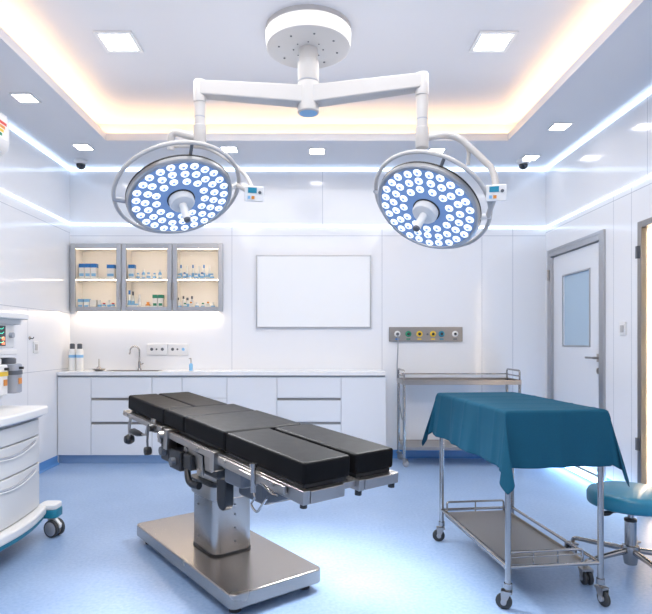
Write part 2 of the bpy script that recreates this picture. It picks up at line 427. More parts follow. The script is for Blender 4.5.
unit(227, 277, [], 'white plain door cabinet behind the operating table pads')
unit(277, 341, r2, 'white three drawer cabinet below the whiteboard', drawer=True)
unit(341, 386, [], 'rightmost white base cabinet with a plain door beside the steel cart')
rail = MB().box(CX0, CX1, CY0+.008, CY0+.019, ZTOP-.017, ZTOP)
tag(rail.build('channel_rail', 'groove'), 'dark recessed channel running under the white countertop', 'trim')
ct = thing('countertop', 'long white countertop over the base cabinets with an inset steel sink', 'countertop', ((CX0+CX1)/2, CY0, ZTOP))
sx0, sx1 = cx(104)-ct.location.x, cx(156)-ct.location.x
hw = (CX1-CX0)/2+.004
cb = MB().box(-hw+.008, sx0, -.015, YB-CY0, 0, .038).box(sx1, hw, -.015, YB-CY0, 0, .038).box(sx0, sx1, -.015, .05, 0, .038).box(sx0, sx1, .24, YB-CY0, 0, .038)
cb.build('worktop', 'counter', ct)
sk = MB().box(sx0, sx1, .05, .052, -.0, .04).box(sx0, sx1, .238, .24, -.0, .04).box(sx0, sx0+.002, .05, .24, 0, .04).box(sx1-.002, sx1, .05, .24, 0, .04).box(sx0, sx1, .05, .24, .002, .004)
sk.box(sx0-.012, sx1+.012, .038, .05, .038, .041).box(sx0-.012, sx1+.012, .24, .252, .038, .041).box(sx0-.012, sx0, .05, .24, .038, .041).box(sx1, sx1+.012, .05, .24, .038, .041)
sk.build('sink_basin', 'steel', ct)
ZW = ZTOP+.038
BY = 5.66   # objects near the back of the counter
def bx_(px, y=BY): return (px-313)*y/F
# faucet
t = thing('faucet', 'chrome gooseneck faucet standing behind the sink', 'faucet', (bx_(139, 5.69), 5.705, ZW))
MB().cyl((0, 0, 0), (0, 0, .02), .022, .018).cyl((0, 0, .02), (0, 0, .09), .013).build('base', 'chrome', t)
MB().tube([(0, 0, .08), (0, 0, .20)]+[(-.045+.045*math.cos(a), -.02*math.sin(a/2), .20+.045*math.sin(a)) for a in [i*PI*1.05/10 for i in range(1, 11)]]+[(-.093, -.03, .165)], .008).build('spout', 'chrome', t)
MB().cyl((.012, 0, .06), (.04, 0, .07), .006).build('lever', 'chrome', t)
# spray bottles
def spray(x, y, lab, s=1):
    t = thing('disinfectant_bottle', lab, 'bottle', (x, y, ZW))
    MB().lathe([(.030*s, 0), (.032*s, .01), (.032*s, .185*s), (.025*s, .20*s)], seg=20).build('body', 'paper', t)
    MB().lathe([(.0325*s, .12*s), (.0325*s, .145*s)], seg=20).build('printed_band', 'ltblue', t)
    MB().lathe([(.020*s, .20*s), (.022*s, .205*s), (.022*s, .245*s), (.012*s, .25*s)], seg=16).build('cap', 'darkgrey', t)
spray(-2.437, 5.62, 'tall white bottle with dark cap on the counter, nearest the left wall', 1.1)
spray(-2.362, 5.62, 'tall white bottle with dark cap on the counter, nearer the sink of the pair', 1.1)
t = thing('soap_dish', 'small steel dish with a tall thin handle on the counter left of the sink', 'dish', (bx_(99, 5.55), 5.55, ZW))
MB().lathe([(.035, 0), (.04, .004), (.07, .02), (.068, .023), (.035, .008)], seg=24).build('dish', 'steel', t)
MB().lathe([(.03, .008), (.032, .02), (.012, .045), (.006, .05), (.005, .12), (.0, .125)], seg=16).build('stopper', 'steel', t)
t = thing('soap_dispenser', 'small clear soap dispenser on the counter right of the sockets', 'dispenser', (bx_(191, 5.62), 5.62, ZW))
MB().lathe([(.018, 0), (.02, .004), (.02, .06), (.010, .075)], seg=16).build('bottle', 'ltblue', t)
MB().cyl((0, 0, .075), (0, 0, .12), .005).box(-.022, .005, -.005, .005, .118, .127).build('pump', 'steel', t)
# socket strip
t = thing('socket_strip', 'white double socket panel on the back wall above the counter', 'socket', (bx_(168, 5.75), YB, 1.065))
for i in (0, 1):
    xa = -.215+i*.216
    pz = MB().box(xa, xa+.212, -.012, 0, 0, .115).build('face_plate', 'plastic', t, bevel=.003)
    for q in (.05, .10, .16):
        MB().cyl((xa+q, -.0125, .06), (xa+q, -.016, .06), .016 if q != .10 else .010, seg=14).build('socket', 'darkgrey' if q != .16 or i == 0 else 'ltblue', pz)

# whiteboard
t = thing('whiteboard', 'large blank white board with a thin metal frame on the back wall', 'whiteboard', (0.006, YB, 1.345))
MB().box(-.58, .58, -.02, 0, .012, .742).build('board', 'board', t)
MB().box(-.595, .595, -.024, 0, 0, .014).box(-.595, .595, -.024, 0, .74, .755).box(-.595, -.58, -.024, 0, .014, .74).box(.58, .595, -.024, 0, .014, .74).build('frame', 'alu', t, bevel=.003)

# ------------------------------------------------------------------ wall cabinets (three glazed units, recessed)
def wx(px): return (px-313)*5.71/F
edges = [70.5, 121, 172, 223]
posn = ['left', 'middle', 'right']
ND = .24
for i in range(3):
    xa, xb = wx(edges[i]), wx(edges[i+1])
    if i == 0: xa = NX0
    z0, z1 = 1.512, 2.215
    t = thing('wall_cabinet', '%s of the three steel framed glass wall cabinets above the counter' % ['leftmost', 'middle', 'rightmost'][i], 'cabinet', ((xa+xb)/2, 5.71, z0), 0, 'glass wall cabinets')
    ww = (xb-xa)/2; hh = z1-z0
    inn = .028; q = min(ww, ww)
    xs0 = max(-ww, NX0-t.location.x)+.004; xs1 = min(ww, NX1-t.location.x)-.004
    MB().box(xs0, xs0+.012, .03, .04+ND, inn, hh-inn).box(xs1-.012, xs1, .03, .04+ND, inn, hh-inn).box(xs0+.012, xs1-.012, .03, .04+ND, inn, inn+.012).box(xs0+.012, xs1-.012, .03, .04+ND, hh-inn-.012, hh-inn).box(xs0, xs1, .04+ND-.008, .04+ND, inn, hh-inn).build('carcass', 'cabin', t)
    fw = .052
    f = MB().box(-ww+.002, -ww+fw, 0, .03, 0, hh).box(ww-fw, ww-.002, 0, .03, 0, hh).box(-ww+fw, ww-fw, 0, .03, 0, fw).box(-ww+fw, ww-fw, 0, .03, hh-fw, hh).build('door', 'alu', t, bevel=.006)
    MB().box(-ww+fw, ww-fw, .012, .016, fw, hh-fw).build('glass_pane', 'glass', f)
    hx = (ww-.012) if i < 2 else (-ww+.012)
    MB().box(hx-.006, hx+.006, -.012, 0, .12, .30).build('handle', 'steel', f, bevel=.002)
    zs = .348
    MB().box(xs0+.012, xs1-.012, .05, .04+ND-.008, zs-.012, zs).build('shelf', 'cabin', t)
    MB().box(xs0+.02, xs1-.02, .055, .067, hh-inn-.019, hh-inn-.012).build('light_strip', 'led_cab', t)
    MB().box(xs0+.02, xs1-.02, .055, .067, zs-.018, zs-.012).build('light_strip', 'led_cab', t)
ll = MB().box(-.72, .72, -.006, .012, 0, .010)
o = ll.build('under_cabinet_light', 'led_cab'); o.location = (-1.70, 5.725, 1.50)
tag(o, 'warm light strip glowing along the underside of the wall cabinets', 'light')
ZU, ZL = 1.512+.348, 1.512+.040
def wpx(px, y): return (px-313)*y/F
def carton(px0, px1, h, z, y, mt, band, lab, cap=.25):
    xa, xb = wpx(px0, y), wpx(px1, y); w_ = (xb-xa)/2-.002
    t = thing('medicine_carton', lab, 'box', ((xa+xb)/2, y+.03, z), 0, 'cartons in the wall cabinets')
    MB().box(-w_, w_, -.03, .03, 0, h*(1-cap)).build('carton', mt, t, bevel=.001, bseg=1)
    MB().box(-w_, w_, -.03, .03, h*(1-cap), h).build('coloured_top', band, t)
    MB().box(-w_+.006, w_-.006, -.0315, -.030, h*.2, h*.38).build('printed_band', 'ltblue' if band == 'blue' else band, t)
def vial(px, h, r, z, y, body, capm, lab):
    t = thing('medicine_bottle', lab, 'bottle', (wpx(px, y), y, z), 0, 'bottles in the wall cabinets'); h *= 1.18; r *= 1.12
    MB().lathe([(r*.92, 0), (r, .003), (r, h*.6), (r*.5, h*.74), (r*.5, h*.78)], seg=14).build('body', body, t)
    MB().lathe([(r*.62, h*.78), (r*.62, h)], seg=12).build('cap', capm, t)
    MB().lathe([(r*1.02, h*.18), (r*1.02, h*.45)], seg=14).build('paper_label', 'paper' if body != 'paper' else 'ltblue', t)
IY = 5.84
carton(78.5, 84.5, .165, ZU, IY, 'paper', 'blue', 'blue topped white carton, leftmost on the upper shelf, left wall cabinet')
carton(84.7, 90.5, .165, ZU, IY, 'paper', 'blue', 'blue topped white carton, second from left, upper shelf, left wall cabinet')
carton(90.7, 96.5, .165, ZU, IY, 'paper', 'blue', 'blue topped white carton, third from left, upper shelf, left wall cabinet')
carton(106.5, 114.5, .155, ZU, IY, 'paper', 'blue', 'blue topped white carton alone at the right end, upper shelf, left wall cabinet')
carton(128, 134.5, .155, ZU, IY, 'paper', 'blue', 'blue topped white carton, left end of upper shelf, middle wall cabinet')
carton(77.5, 83, .10, ZL, IY, 'paper', 'ltblue', 'low white and light blue carton, leftmost, lower shelf, left wall cabinet', .3)
carton(83.5, 89, .10, ZL, IY, 'paper', 'ltblue', 'low white and light blue carton, second, lower shelf, left wall cabinet', .3)
carton(89.5, 96, .09, ZL, IY, 'paper', 'paper', 'plain white low carton on the lower shelf, left wall cabinet', .3)
carton(127.5, 137, .05, ZL, IY-.03, 'paper', 'ltblue', 'flat white and light blue carton, lower shelf, middle wall cabinet', .3)
carton(152.3, 157.4, .145, ZL, IY-.01, 'paper', 'green', 'left of two green topped cartons, lower shelf, middle wall cabinet')
carton(158, 163, .145, ZL, IY-.01, 'paper', 'green', 'right of two green topped cartons, lower shelf, middle wall cabinet')
ordn = ['first', 'second', 'third', 'fourth', 'fifth', 'sixth', 'seventh', 'eighth']
def row(pxs, z, y, specs, where):
    for i, px in enumerate(pxs):
        h, r, b_, c_, desc = specs[i % len(specs)]
        vial(px, h, r, z, y, b_, c_, '%s, %s from left, %s' % (desc, ordn[i], where))
row([138, 143.5, 148.5, 154.5, 160], ZU, IY, [(.055, .017, 'paper', 'ltblue', 'short white bottle with pale cap'), (.085, .016, 'ltblue', 'plastic', 'light blue bottle'), (.06, .02, 'paper', 'ltblue', 'white jar with light blue lid')], 'upper shelf, middle wall cabinet')
row([99.5, 104, 109, 113], ZL, IY, [(.075, .018, 'paper', 'plastic', 'small white bottle'), (.05, .02, 'ltblue', 'red', 'squat pale blue jar with red cap')], 'lower shelf, left wall cabinet')
row([129.5, 133, 139.5, 148], ZL, IY+.045, [(.165, .015, 'paper', 'blue', 'tall thin bottle with blue cap'), (.155, .015, 'paper', 'darkgrey', 'tall thin bottle with dark cap'), (.13, .017, 'cream', 'plastic', 'cream bottle with white cap'), (.06, .024, 'orange', 'orange', 'round amber jar')], 'lower shelf, middle wall cabinet')
row([179, 184.5, 190, 196, 202, 207, 212], ZU, IY, [(.05, .02, 'paper', 'ltblue', 'short white jar with light blue lid'), (.06, .017, 'paper', 'blue', 'small white bottle with blue cap'), (.045, .018, 'ltblue', 'paper', 'pale blue jar with white lid')], 'upper front row, right wall cabinet')
row([181, 187, 193, 199, 204, 209.5], ZU, IY+.06, [(.135, .012, 'paper', 'blue', 'slim white bottle with blue cap'), (.125, .012, 'paper', 'paper', 'slim all white bottle')], 'upper back row, right wall cabinet')
row([179.5, 185, 191, 197, 203, 208, 213], ZL, IY, [(.055, .02, 'paper', 'plastic', 'short white jar'), (.05, .018, 'paper', 'green', 'white jar with green lid'), (.06, .017, 'cream', 'orange', 'cream bottle with amber cap')], 'lower front row, right wall cabinet')
row([178, 183.5, 187.5, 192], ZL, IY+.06, [(.10, .017, 'paper', 'darkgrey', 'white bottle with black cap'), (.115, .015, 'cream', 'darkgrey', 'cream bottle with black cap')], 'lower back row, right wall cabinet')

# ------------------------------------------------------------------ medical gas outlet panel
t = thing('gas_outlet_panel', 'steel medical gas panel with a row of round outlets on the back wall', 'outlet panel', ((425.5-313)*YB/F, YB, 1.205))
MB().box(-.38, .38, -.022, 0, 0, .15).build('back_plate', 'steel_sat', t, bevel=.004)
cols = ['blue', 'green', 'yellow', None, 'yellow', 'teal', 'darkgrey']
for i, px in enumerate([397, 408, 419, 427, 432.5, 441, 454.5]):
    x = (px-425.5)*YB/F
    if cols[i] is None:
        MB().cyl((x, -.022, .075), (x, -.03, .075), .010, seg=14).build('indicator', 'darkgrey', t); continue
    o = MB().lathe([(.032, 0), (.032, .006), (.026, .012), (.018, .012)], Matrix.Translation((x, -.022, .078)) @ Matrix.Rotation(PI/2, 4, 'X'), 20).build('outlet', 'plastic' if i in (0, 6) else cols[i], t)
    MB().cyl((x, -.030, .078), (x, -.037, .078), .015, seg=14).build('outlet_core', 'screen', o)
    MB().box(x-.02, x+.02, -.024, -.022, .018, .032).build('outlet_tag', cols[i], o)
hx = (397-313)*YB/F
t = thing('suction_hose', 'thin grey hose hanging from the gas panel down behind the steel cart', 'hose', (hx, YB-.04, .40))
MB().tube(curve([(0, 0, .88), (0, -.02, .86), (.002, -.012, .75), (-.004, 0, .5), (.01, 0, .25), (.03, 0, .1), (.05, 0, 0)]), .006, 8).build('hose', 'grey', t)
MB().cyl((0, .005, .883), (0, -.035, .883), .012, seg=14).build('connector', 'darkgrey', t)

# ------------------------------------------------------------------ steel cart at back
def caster(parent, x, y, top, r=.035, yaw=0.0, tyre='rubber', twin=False, name='caster', wm=.011):
    """swivel caster: fork in steel with a wheel sub-part; bottom at z=0 when top given"""
    mt = Matrix.Translation((x, y, 0)) @ Matrix.Rotation(yaw, 4, 'Z')
    b = MB(); off = .018
    b.cyl(mt @ V((0, 0, r*2+.012)), mt @ V((0, 0, top)), .009, seg=10)
    b.box(-.018, off+.012, -wm-.008, wm+.008, r*2+.004, r*2+.014, mt)
    for s in (-1, 1):
        y_ = s*(wm+.006)
        b.prism([(-.012, r*2+.006), (off+.012, r*2+.006), (off+.009, r-.006), (off-.008, r-.006)], y_-.0015, y_+.0015, 'y', mt)
    f = b.build(name, 'steel', parent)
    wv = MB()
    for s in ((-1, 1) if twin else (0,)):
        mm = mt @ Matrix.Translation((off, s*.014, r)) @ Matrix.Rotation(PI/2, 4, 'X')
        k_ = wm*.75 if not twin else .009
        wv.lathe([(r*.86, -k_), (r, -k_*.55), (r, k_*.55), (r*.86, k_)], mm, 20)
    wv.build('wheel', tyre, f, smooth=50)
    h_ = MB(); h_.cyl(mt @ V((off, -wm-.010, r)), mt @ V((off, wm+.010, r)), r*.35, seg=12)
    h_.build('hub', 'grey', f)
    return f
cw, cdp = .555, .175
t = thing('instrument_cart', 'long empty steel cart with two shelves standing against the back wall', 'cart', (1.43, 5.505, 0))
for sx in (-1, 1):
    for sy in (-1, 1):
        MB().cyl((sx*cw, sy*cdp, .085), (sx*cw, sy*cdp, .835 if True else 0), .0135).build('leg', 'chrome', t)
        caster(t, sx*cw, sy*cdp, .09, .032, yaw=.6*sx, tyre='grey')
b = MB().box(-cw-.01, cw+.01, -cdp-.012, cdp+.012, .795, .80)
b.box(-cw-.012, cw+.012, -cdp-.016, -cdp-.010, .79, .835).box(-cw-.012, cw+.012, cdp+.010, cdp+.016, .79, .835).box(-cw-.016, -cw-.010, -cdp, cdp, .79, .835).box(cw+.010, cw+.016, -cdp, cdp, .79, .835)
b.build('top_tray', 'steel', t, bevel=.002)
b = MB().box(-cw, cw, -cdp, cdp, .185, .192).box(-cw, cw, -cdp-.004, -cdp+.002, .16, .192).box(-cw, cw, cdp-.002, cdp+.004, .16, .20)
b.build('lower_shelf', 'steel', t, bevel=.002)
for sx in (-1, 1):
    MB().tube(fillet([(sx*cw, -cdp, .83), (sx*cw, -cdp, .925), (sx*cw, cdp, .925), (sx*cw, cdp, .83)], .03), .009).build('push_handle', 'chrome', t)
MB().cyl((-cw, cdp, .875), (cw, cdp, .875), .007).cyl((-cw, -cdp, .872), (-cw+.0, cdp, .872), .007).cyl((cw, -cdp, .872), (cw, cdp, .872), .007).build('guard_rail', 'chrome', t)

# ------------------------------------------------------------------ operating table
OT = thing('operating_table', 'black padded operating table on a stainless steel column and flat base', 'operating table', (-.509, 3.013, 0), math.atan2(-.8, .6))
MB().prism(rrect(-.60, .60, -.252, .248, .035), .04, .108).build('base', 'steel_base', OT, bevel=.008, bseg=3)
for sx in (-1, 1):
    for sy in (-1, 1):
        MB().cyl((sx*.52, sy*.19, 0), (sx*.52, sy*.19, .042), .028, .024).build('foot', 'rubber', OT)
cxx = .038
cl = MB().prism(rrect(cxx-.138, cxx+.138, -.118, .108, .045), .106, .40).build('column_sleeve', 'steel_base', OT, bevel=.004)
MB().prism(rrect(cxx-.142, cxx+.142, -.122, .112, .047), .106, .118).build('gasket', 'black', cl)
for z in (.17, .24, .31, .36): MB().cyl((cxx+.138, .0, z), (cxx+.141, .0, z), .005, seg=10).build('screw', 'darkgrey', cl)
for z in (.17, .34): MB().cyl((cxx-.05, -.118, z), (cxx-.05, -.1205, z), .005, seg=10).build('screw', 'darkgrey', cl)
MB().prism(rrect(cxx-.150, cxx+.150, -.130, .122, .05), .395, .465).build('column_hood', 'steel', OT, bevel=.005)
MB().box(cxx-.09, cxx-.045, -.1315, -.130, .430, .445).build('name_plate', 'darkgrey', OT)
MB().prism(rrect(cxx-.154, cxx+.154, -.134, .126, .05), .465, .477).build('hood_lip', 'black', OT)
MB().prism(rrect(cxx-.115, cxx+.115, -.10, .10, .03), .477, .665).build('upper_column', 'cream', OT, bevel=.006)
# tabletop frame, tilted: local u from -.67 (head, higher) to 1.07 (foot, lower)
tilt = math.atan2(.12, 1.745)
TT = Matrix.Translation((.2, 0, .878-.12*.871/1.745)) @ Matrix.Rotation(math.radians(2.0), 4, 'Z') @ Matrix.Rotation(tilt, 4, 'Y') @ Matrix.Translation((-.2, 0, 0))
TF = TT @ Matrix.Translation((0, 0, -.020))
def pad(name, u0, u1, v0, v1, th=.086, dz=0, pu=.004):
    nx, ny = 10, 8; bm_ = MB()
    r = .016
    poly_u = [u0]+[u0+r+(u1-u0-2*r)*i/nx for i in range(nx+1)]+[u1]
    poly_v = [v0]+[v0+r+(v1-v0-2*r)*i/ny for i in range(ny+1)]+[v1]
    m = MB().box(u0, u1, v0, v1, dz-th, dz)
    o = m.build(name, 'leather', OT, bevel=.013, bseg=4, mtx=TT)
    return o
pad('head_pad', -.671, -.152, -.245, -.062)
pad('head_pad', -.671, -.152, -.057, .155)
pad('kidney_pad', -.147, .092, -.245, .185, dz=.001)
pad('back_pad', .097, .498, -.245, .19, dz=.003)
pad('leg_pad', .503, 1.074, -.243, -.010)
pad('leg_pad', .503, 1.074, .018, .235)
P = lambda u, v, z: TF @ V((u, v, z))
def tbox(name, m, *a, bevel=.003, parent=OT):
    return MB().box(*a).build(name, m, parent, bevel=bevel, mtx=TF)
tbox('pad_tray', 'black', -.655, -.16, -.225, .115, -.078, -.067)
tbox('pad_tray', 'black', -.14, .49, -.225, .17, -.080, -.067)
tbox('pad_tray', 'black', .51, 1.062, -.235, -.02, -.095, -.066)
tbox('pad_tray', 'black', .51, 1.062, .03, .225, -.095, -.066)
# side rails, near side and far side
tbox('side_rail', 'steel', -.70, -.19, -.262, -.250, -.108, -.078)
tbox('side_rail', 'steel', -.70, -.19, .135, .147, -.108, -.078)
tbox('side_rail', 'steel', -.12, .46, -.272, -.260, -.110, -.080)
tbox('side_rail', 'steel', -.12, .46, .20, .212, -.110, -.080)
tbox('side_rail', 'steel', .50, 1.00, -.276, -.262, -.112, -.082)
tbox('side_rail', 'steel', .50, 1.00, .25, .264, -.112, -.082)
# frames
tbox('section_frame', 'steel_sat', -.70, -.16, -.245, -.215, -.106, -.078)
tbox('section_frame', 'steel_sat', -.70, -.16, .10, .13, -.106, -.078)
tbox('section_frame', 'steel_sat', -.70, -.67, -.215, .10, -.106, -.078)
tbox('section_frame', 'steel', -.10, .40, -.255, -.215, -.122, -.080)
tbox('section_frame', 'steel', -.10, .40, .16, .198, -.150, -.080)
tbox('leg_frame', 'steel', .46, 1.095, -.258, -.225, -.130, -.078)
tbox('leg_frame', 'steel', 1.065, 1.10, -.225, -.06, -.128, -.080)
tbox('leg_frame', 'steel', 1.04, 1.075, -.06, .02, -.110, -.084, bevel=.002)
tbox('leg_frame', 'steel', .55, 1.095, .02, .05, -.125, -.080)
tbox('leg_frame', 'steel', 1.065, 1.10, .05, .24, -.122, -.080)
tbox('leg_frame', 'steel', .46, 1.095, .215, .245, -.125, -.080)
for u, v in ((1.075, -.24), (1.075, .035), (1.075, .225), (.98, .10)):
    MB().cyl(P(u, v, -.145), P(u, v, -.118), .014).build('end_stop', 'black', OT)
tbox('leg_lock', 'black', .98, 1.06, -.055, -.005, -.115, -.082)
tbox('leg_lock', 'black', .98, 1.06, .10, .17, -.140, -.11)
for u in (-.68, -.62, -.25, -.05, .30, .56, .75, .93):
    vv = -.262 if u < -.19 else (-.272 if u < .46 else -.276)
    MB().cyl(P(u, vv, -.094), P(u, vv-.006, -.094), .007, seg=12).build('rail_bolt', 'steel_sat', OT)
# rail spacers and small release bars along the near rail
tbox('release_bar', 'steel', .70, .80, -.292, -.280, -.100, -.088)
tbox('rail_clamp', 'steel', -.13, -.09, -.285, -.225, -.15, -.065)
tbox('rail_clamp', 'steel', -.055, -.015, -.285, -.225, -.17, -.065)
tbox('rail_clamp', 'steel', .43, .47, -.280, -.225, -.16, -.072)
# hinge mechanisms
MB().cyl(P(-.155, -.20, -.125), P(-.155, .12, -.125), .024).build('hinge_bar', 'steel_sat', OT)
MB().cyl(P(.10, -.22, -.135), P(.10, .17, -.135), .028).build('hinge_bar', 'darkgrey', OT)
MB().cyl(P(.49, -.235, -.125), P(.49, .22, -.125), .022).build('hinge_bar', 'steel_sat', OT)
tbox('lift_housing', 'steel_sat', -.07, .32, -.12, .12, -.20, -.09, bevel=.012)
# black gearbox blocks and gas springs under the near side
def bb(name, m, u0, u1, v0, v1, z0, z1, bv=.01): return MB().box(u0, u1, v0, v1, z0, z1).build(name, m, OT, bevel=bv, bseg=3)
bb('gear_housing', 'black', -.14, -.03, -.275, -.12, .575, .675)
bb('gear_housing', 'black', .13, .22, -.268, -.12, .575, .65)
MB().cyl((-.085, -.275, .63), (-.085, -.300, .63), .026, .022).cyl((.06, -.280, .60), (.06, -.305, .60), .020).build('clamp_knob', 'darkgrey', OT)
bb('gear_housing', 'black', -.015, .12, -.280, -.12, .555, .655)
bb('gear_housing', 'black', .26, .42, -.222, -.08, .56, .69, .02)
bb('gear_housing', 'black', -.02, .30, -.20, .10, .60, .70, .02)
bb('gear_housing', 'darkgrey', .50, .66, -.235, -.15, .575, .645, .012)
bb('gear_housing', 'darkgrey', .38, .62, -.10, .08, .47, .57, .02)
bb('gear_housing', 'black', .40, .56, -.15, .05, .57, .69, .02)
MB().prism([(.10, .69), (.30, .66), (.30, .56), (.25, .56), (.22, .62), (.10, .65)], -.245, -.235, 'y').build('link_plate', 'steel_sat', OT, bevel=.003)
MB().prism([(.33, .70), (.43, .69), (.40, .60), (.34, .60)], -.25, -.238, 'y').build('link_plate', 'steel_sat', OT, bevel=.003)
MB().cyl((.12, -.25, .66), (.12, -.225, .66), .020).cyl((.27, -.25, .58), (.27, -.225, .58), .018).build('pivot_pin', 'steel', OT)
MB().tube(curve([(.14, -.24, .62), (.17, -.26, .56), (.21, -.265, .52), (.28, -.25, .515)]), [.013]*6+[.016]*12+[.018]*7, 12).build('release_lever', 'black', OT)
MB().tube(curve([(-.09, -.23, .66), (-.13, -.25, .62), (-.17, -.255, .60)]), .012).build('release_lever', 'black', OT)
kb = MB().cyl((-.20, -.25, .665), (-.12, -.24, .70), .010).cyl((-.13, -.28, .68), (-.13, -.225, .68), .020); kb.build('pivot_knob', 'black', OT)
# hanging crank knobs at head end
MB().tube([P(-.55, -.27, -.10), P(-.55, -.275, -.15), P(-.545, -.275, -.20)], .006).tube([P(-.565, -.27, -.10), P(-.572, -.275, -.15), P(-.565, -.275, -.20)], .004).build('knob_stem', 'steel', OT)
MB().lathe([(.0, -.030), (.020, -.026), (.030, -.008), (.030, .008), (.020, .026), (0, .030)], Matrix.Translation(P(-.555, -.275, -.225)) @ Matrix.Rotation(PI/2, 4, 'X'), 20).build('crank_knob', 'black', OT)
MB().tube([P(-.50, -.285, -.165), P(-.46, -.285, -.160), P(-.40, -.285, -.158), P(-.345, -.28, -.155)], [.014, .020, .018, .009]).build('crank_grip', 'black', OT)
MB().tube([P(-.345, -.28, -.155), P(-.31, -.275, -.15), P(-.30, -.27, -.10)], .007).build('knob_stem', 'steel', OT)
MB().tube([P(-.29, -.27, -.11), P(-.295, -.272, -.18), P(-.285, -.272, -.22)], .006).build('knob_stem', 'darkgrey', OT)
MB().lathe([(.0, -.02), (.022, -.016), (.024, .0), (.022, .016), (0, .02)], Matrix.Translation(P(-.285, -.272, -.235)) @ Matrix.Rotation(PI/2, 4, 'X'), 18).build('crank_knob', 'black', OT)
bb('clamp_block', 'steel_sat', -.30, -.24, -.27, -.22, .70, .775, .006)
bb('clamp_block', 'black', -.22, -.16, -.26, -.20, .67, .75, .01)
MB().cyl((-.25, -.275, .73), (-.25, -.30, .73), .022, .020).build('clamp_knob', 'black', OT)
MB().cyl((-.07, -.285, .715), (-.07, -.315, .715), .020, .018).build('clamp_knob', 'steel', OT)
MB().cyl((.80, -.262, .60), (.80, -.262, .70), .011).cyl((.80, -.262, .70), (.80, -.262, .715), .016).build('lock_pin', 'chrome', OT)
MB().tube(curve([(.80, -.262, .61), (.81, -.262, .58), (.79, -.265, .55), (.83, -.265, .53), (.86, -.26, .56), (.88, -.25, .59)]), .0045, 8).build('wire_loop', 'chrome', OT)
MB().tube([(.82, -.24, .64), (.90, -.24, .615), (.96, -.25, .62)], .005, 8).build('wire_loop', 'chrome', OT)
# hand control hanging by column
MB().prism(rrect(.30, .395, .40, .585, .045), -.172, -.125, 'y').build('hand_control', 'black', OT, bevel=.008)
MB().tube(curve([(.345, -.15, .57), (.35, -.15, .62), (.25, -.14, .66), (.2, -.11, .62)]), .008, 8).build('control_cable', 'black', OT)

# ------------------------------------------------------------------ draped trolley
ya = math.atan2(.1, .86)*1.0
rzT = ya      # long axis along local y, leaning
TR = thing('instrument_trolley', 'chrome wheeled trolley with a lower mesh shelf standing under the teal drape', 'trolley', (1.045, 2.94, 0), ya)
lw, llh = .222, .43     # half width (x), half length (y)
for sx in (-1, 1):
    for sy in (-1, 1):
        MB().cyl((sx*lw, sy*llh, .10), (sx*lw, sy*llh, .872), .0135).cyl((sx*lw, sy*llh, .095), (sx*lw, sy*llh, .12), .018).build('leg', 'chrome', TR)
        caster(TR, sx*lw, sy*llh, .10, .036, yaw={(-1, -1): 2.6, (1, -1): -1.4, (-1, 1): 2.9, (1, 1): .4}[(sx, sy)])
MB().box(-lw-.012, lw+.012, -llh-.012, llh+.012, .868, .882).build('top_tray', 'steel', TR, bevel=.004)
b = MB()
for sx in (-1, 1): b.cyl((sx*lw, -llh, .19), (sx*lw, llh, .19), .0085)
for sy in (-1, 1): b.cyl((-lw, sy*llh, .19), (lw, sy*llh, .19), .0085)
b.build('lower_frame', 'chrome', TR)
MB().box(-lw+.012, lw-.06, -llh+.04, llh-.03, .178, .184).box(-lw+.012, -lw+.016, -llh+.04, llh-.03, .160, .196).box(lw-.064, lw-.06, -llh+.04, llh-.03, .160, .196).build('lower_shelf', 'steel_sat', TR)
for sy, yy in ((-1, -llh+.03), (1, llh-.035)):
    b = MB().tube(fillet([(-lw+.02, yy, .185), (-lw+.02, yy, .245), (lw-.07, yy, .245), (lw-.07, yy, .185)], .015), .006)
    for q in ((.33, .66) if sy < 0 else (.5,)):
        xx = -lw+.02+(2*lw-.09)*q; b.cyl((xx, yy, .185), (xx, yy, .245), .004, seg=8)
    if sy < 0:
        b.cyl((-lw+.02, yy, .222), (lw-.07, yy, .222), .004, seg=8)
    b.build('shelf_guard', 'chrome', TR)

